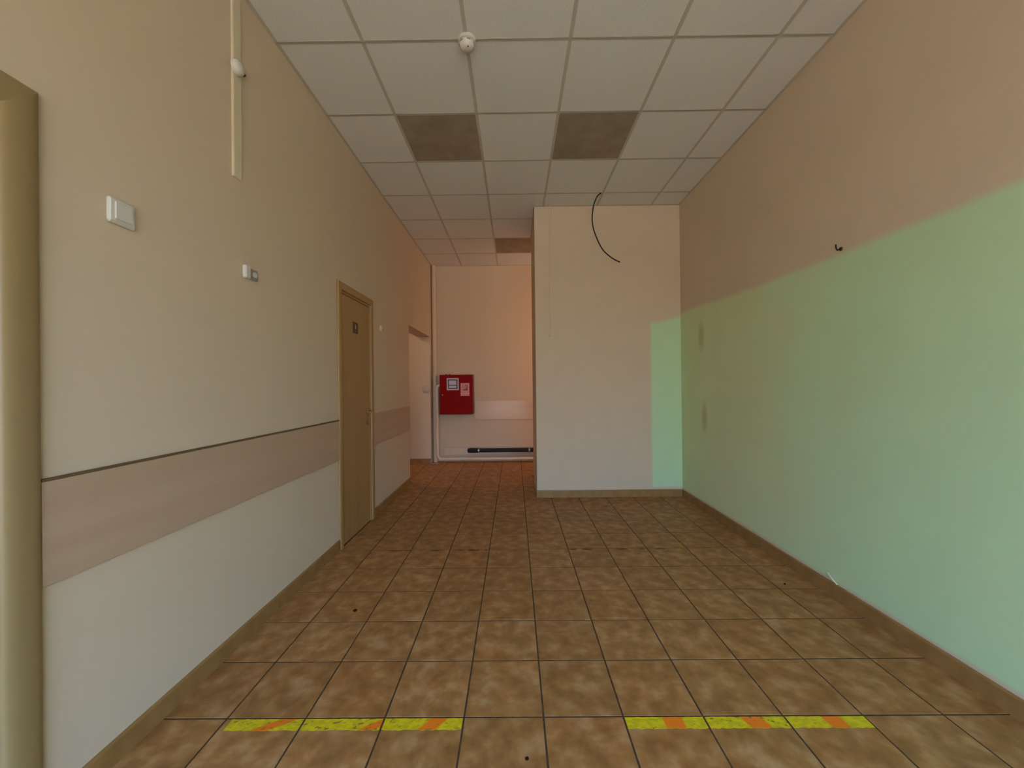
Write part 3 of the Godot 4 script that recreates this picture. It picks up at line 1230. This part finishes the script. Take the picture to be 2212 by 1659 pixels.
# =====================================================================  on the floor
func tape_piece(x0: float, x1: float, z0: float, z1: float, sd: int) -> SurfaceTool:
	var st := mb()
	st.set_smooth_group(-1)
	var n := 28
	var r := RandomNumberGenerator.new()
	r.seed = sd
	var a := []
	var b := []
	for k in n + 1:
		var x := lerpf(x0, x1, k / float(n))
		a.append(Vector3(x, 0, z0 + r.randf_range(-0.0008, 0.0008)))
		b.append(Vector3(x, 0, z1 + r.randf_range(-0.0035, 0.0015)))
	var up := Vector3(0, 0.0006, 0)
	for k in n:
		var u0 := k / float(n)
		var u1 := (k + 1) / float(n)
		tri(st, a[k] + up, a[k + 1] + up, b[k + 1] + up, Vector3.UP, Vector2(u0, 0), Vector2(u1, 0), Vector2(u1, 1))
		tri(st, a[k] + up, b[k + 1] + up, b[k] + up, Vector3.UP, Vector2(u0, 0), Vector2(u1, 1), Vector2(u0, 1))
		quad(st, a[k], a[k + 1], a[k + 1] + up, a[k] + up, Vector3.FORWARD)
		quad(st, b[k], b[k + 1], b[k + 1] + up, b[k] + up, Vector3.BACK)
	return st


func build_floor_marks() -> void:
	var strips := [
		["worn yellow and orange floor tape across the three tiles at the left", -1.1096, [[0.52, 0.76, 0.34, 0.22], [0.86, 1.06, 0.28, 0.27], [0.52, 0.74, 0.14, 0.16]]],
		["bright yellow and orange floor tape across the three tiles at the right", 0.4004, [[0.48, 0.73, 0.0, 0.05], [0.48, 0.74, -0.06, 0.2], [0.47, 0.70, -0.03, 0.03]]],
	]
	for q in 2:
		var s: Array = strips[q]
		var o := base("floor_tape", Vector3(s[1] + TX * 1.5, 0.0002, -1.436))
		tag(o, s[0], "floor tape", "yellow tape strips on the floor")
		for k in 3:
			var p: Array = s[2][k]
			var x0 := TX * (k - 1.5) + 0.004
			var x1 := TX * (k - 0.5) - 0.004
			if q == 0 and k == 0:
				x0 += 0.02
			var st := tape_piece(x0, x1, -0.0275, 0.0215, 90 + q * 3 + k)
			obj("tape_length", st, image_mat(tape_image(200 + q * 30 + k * 7, p[0], p[1], p[2], p[3]), 0.6), o)
	# a leftover scrap and dark glue marks of an older strip
	var sc := tape_piece(-0.02, 0.02, -0.012, 0.012, 77)
	var o2 := obj("tape_scrap", sc, M.scrap)
	o2.position = Vector3(1.239, 0.0002, -2.938)
	tag(o2, "tiny yellow tape scrap left on the floor near the right wall", "tape scrap")
	var marks := base("glue_residue", Vector3(0.1, 0.0002, -2.955))
	tag(marks, "row of dark glue stains along a floor joint where tape was removed", "stain", "", "stuff")
	for p in [[-1.02, 0.075, 0.01], [-0.92, 0.04, 0.007], [-0.72, 0.05, 0.013], [-0.52, 0.03, 0.008], [-0.435, 0.036, 0.017], [-0.395, 0.02, 0.012], [-0.33, 0.012, 0.010], [0.34, 0.03, 0.012], [0.44, 0.045, 0.013], [0.71, 0.05, 0.014], [0.86, 0.03, 0.010], [1.0, 0.05, 0.010]]:
		var st := mb()
		blot(st, p[1], p[2])
		var b := obj("stain", st, M.residue, marks)
		b.position = Vector3(p[0], 0, 0.004)
	# crumbs of dirt
	var spots := [[Vector3(-0.908, 0, -2.165), 0.012, "dark crumb of dirt on a tile before the brown door"], [Vector3(0.03, 0, -1.303), 0.007, "brown crumb on the floor tile between the two tapes"], [Vector3(1.676, 0, -2.42), 0.008, "dark crumb on the floor beside the right plinth"]]
	for s in spots:
		var st := mb()
		pebble(st, s[1])
		var c := obj("crumb", st, M.crumb)
		c.position = s[0]
		tag(c, s[2], "crumb", "crumbs of dirt on the floor")
	var st2 := mb()
	bx(st2, Vector3(-0.05, 0, -0.008), Vector3(0.05, 0.003, 0.008), 0.001)
	var pp := obj("paper_scrap", st2, M.paper)
	pp.position = Vector3(-1.30, 0.0, -6.24)
	pp.rotation.y = 0.25
	tag(pp, "sliver of white paper on the floor at the foot of the corner pipe", "paper")


func blot(st: SurfaceTool, rx: float, rz: float) -> void:
	st.set_smooth_group(-1)
	var n := 14
	var ring := []
	for k in n:
		var t := TAU * k / n
		ring.append(Vector3(cos(t) * rx, 0.0003, sin(t) * rz) * rng.randf_range(0.65, 1.1))
	for k in n:
		var a: Vector3 = ring[k]
		var b: Vector3 = ring[(k + 1) % n]
		a.y = 0.0003
		b.y = 0.0003
		tri(st, Vector3(0, 0.0005, 0), a, b, Vector3.UP)
		quad(st, a, b, Vector3(b.x, 0, b.z), Vector3(a.x, 0, a.z), a + b)


func pebble(st: SurfaceTool, r: float) -> void:
	var prof := [Vector2(r * 0.7, 0), Vector2(r, r * 0.25), Vector2(r * 0.8, r * 0.55), Vector2(r * 0.35, r * 0.7), Vector2(0, r * 0.72)]
	lathe(st, Vector3.ZERO, Vector3.UP, prof, 9)


# =====================================================================  lamps
# square light panel mounted on a surface: glowing diffuser and an area light of its size just in front
func lamp_panel(called: String, label: String, at: Vector3, turn: Vector3, c: Color, energy: float) -> void:
	var o := base(called, at)
	o.rotation = turn
	tag(o, label, "lamp")
	var st := mb()
	bx(st, Vector3(-0.297, -0.297, -0.05), Vector3(0.297, 0.297, 0.0), 0.003)
	obj("housing", st, M.white_plastic, o)
	var g := mat(Color(0.9, 0.9, 0.9), 0.5)
	g.emission_enabled = true
	g.emission = c.linear_to_srgb()
	g.emission_energy_multiplier = energy * 0.3
	st = mb()
	bx(st, Vector3(-0.28, -0.28, -0.054), Vector3(0.28, 0.28, -0.05), 0.001)
	obj("diffuser", st, g, o)
	var l := AreaLight3D.new()
	l.name = "lamp_light"
	l.area_size = Vector2(0.56, 0.56)
	l.light_color = c.linear_to_srgb()
	l.light_energy = energy
	l.area_range = 30.0
	l.shadow_enabled = true
	l.position = Vector3(0, 0, -0.058)
	o.add_child(l)


func build_lamps() -> void:
	lamp_panel("wall_lamp", "lit square wall panel in the corridor behind the projecting wall", Vector3(2.0, 1.9, ZP2), Vector3.ZERO, SIDE_LAMP, SIDE_LAMP_E)
	lamp_panel("ceiling_lamp", "lit square panel under the low ceiling of the left side passage", Vector3(-2.5, 2.69, -5.4), Vector3(-PI / 2, 0, 0), LOBBY_LAMP, LOBBY_LAMP_E)
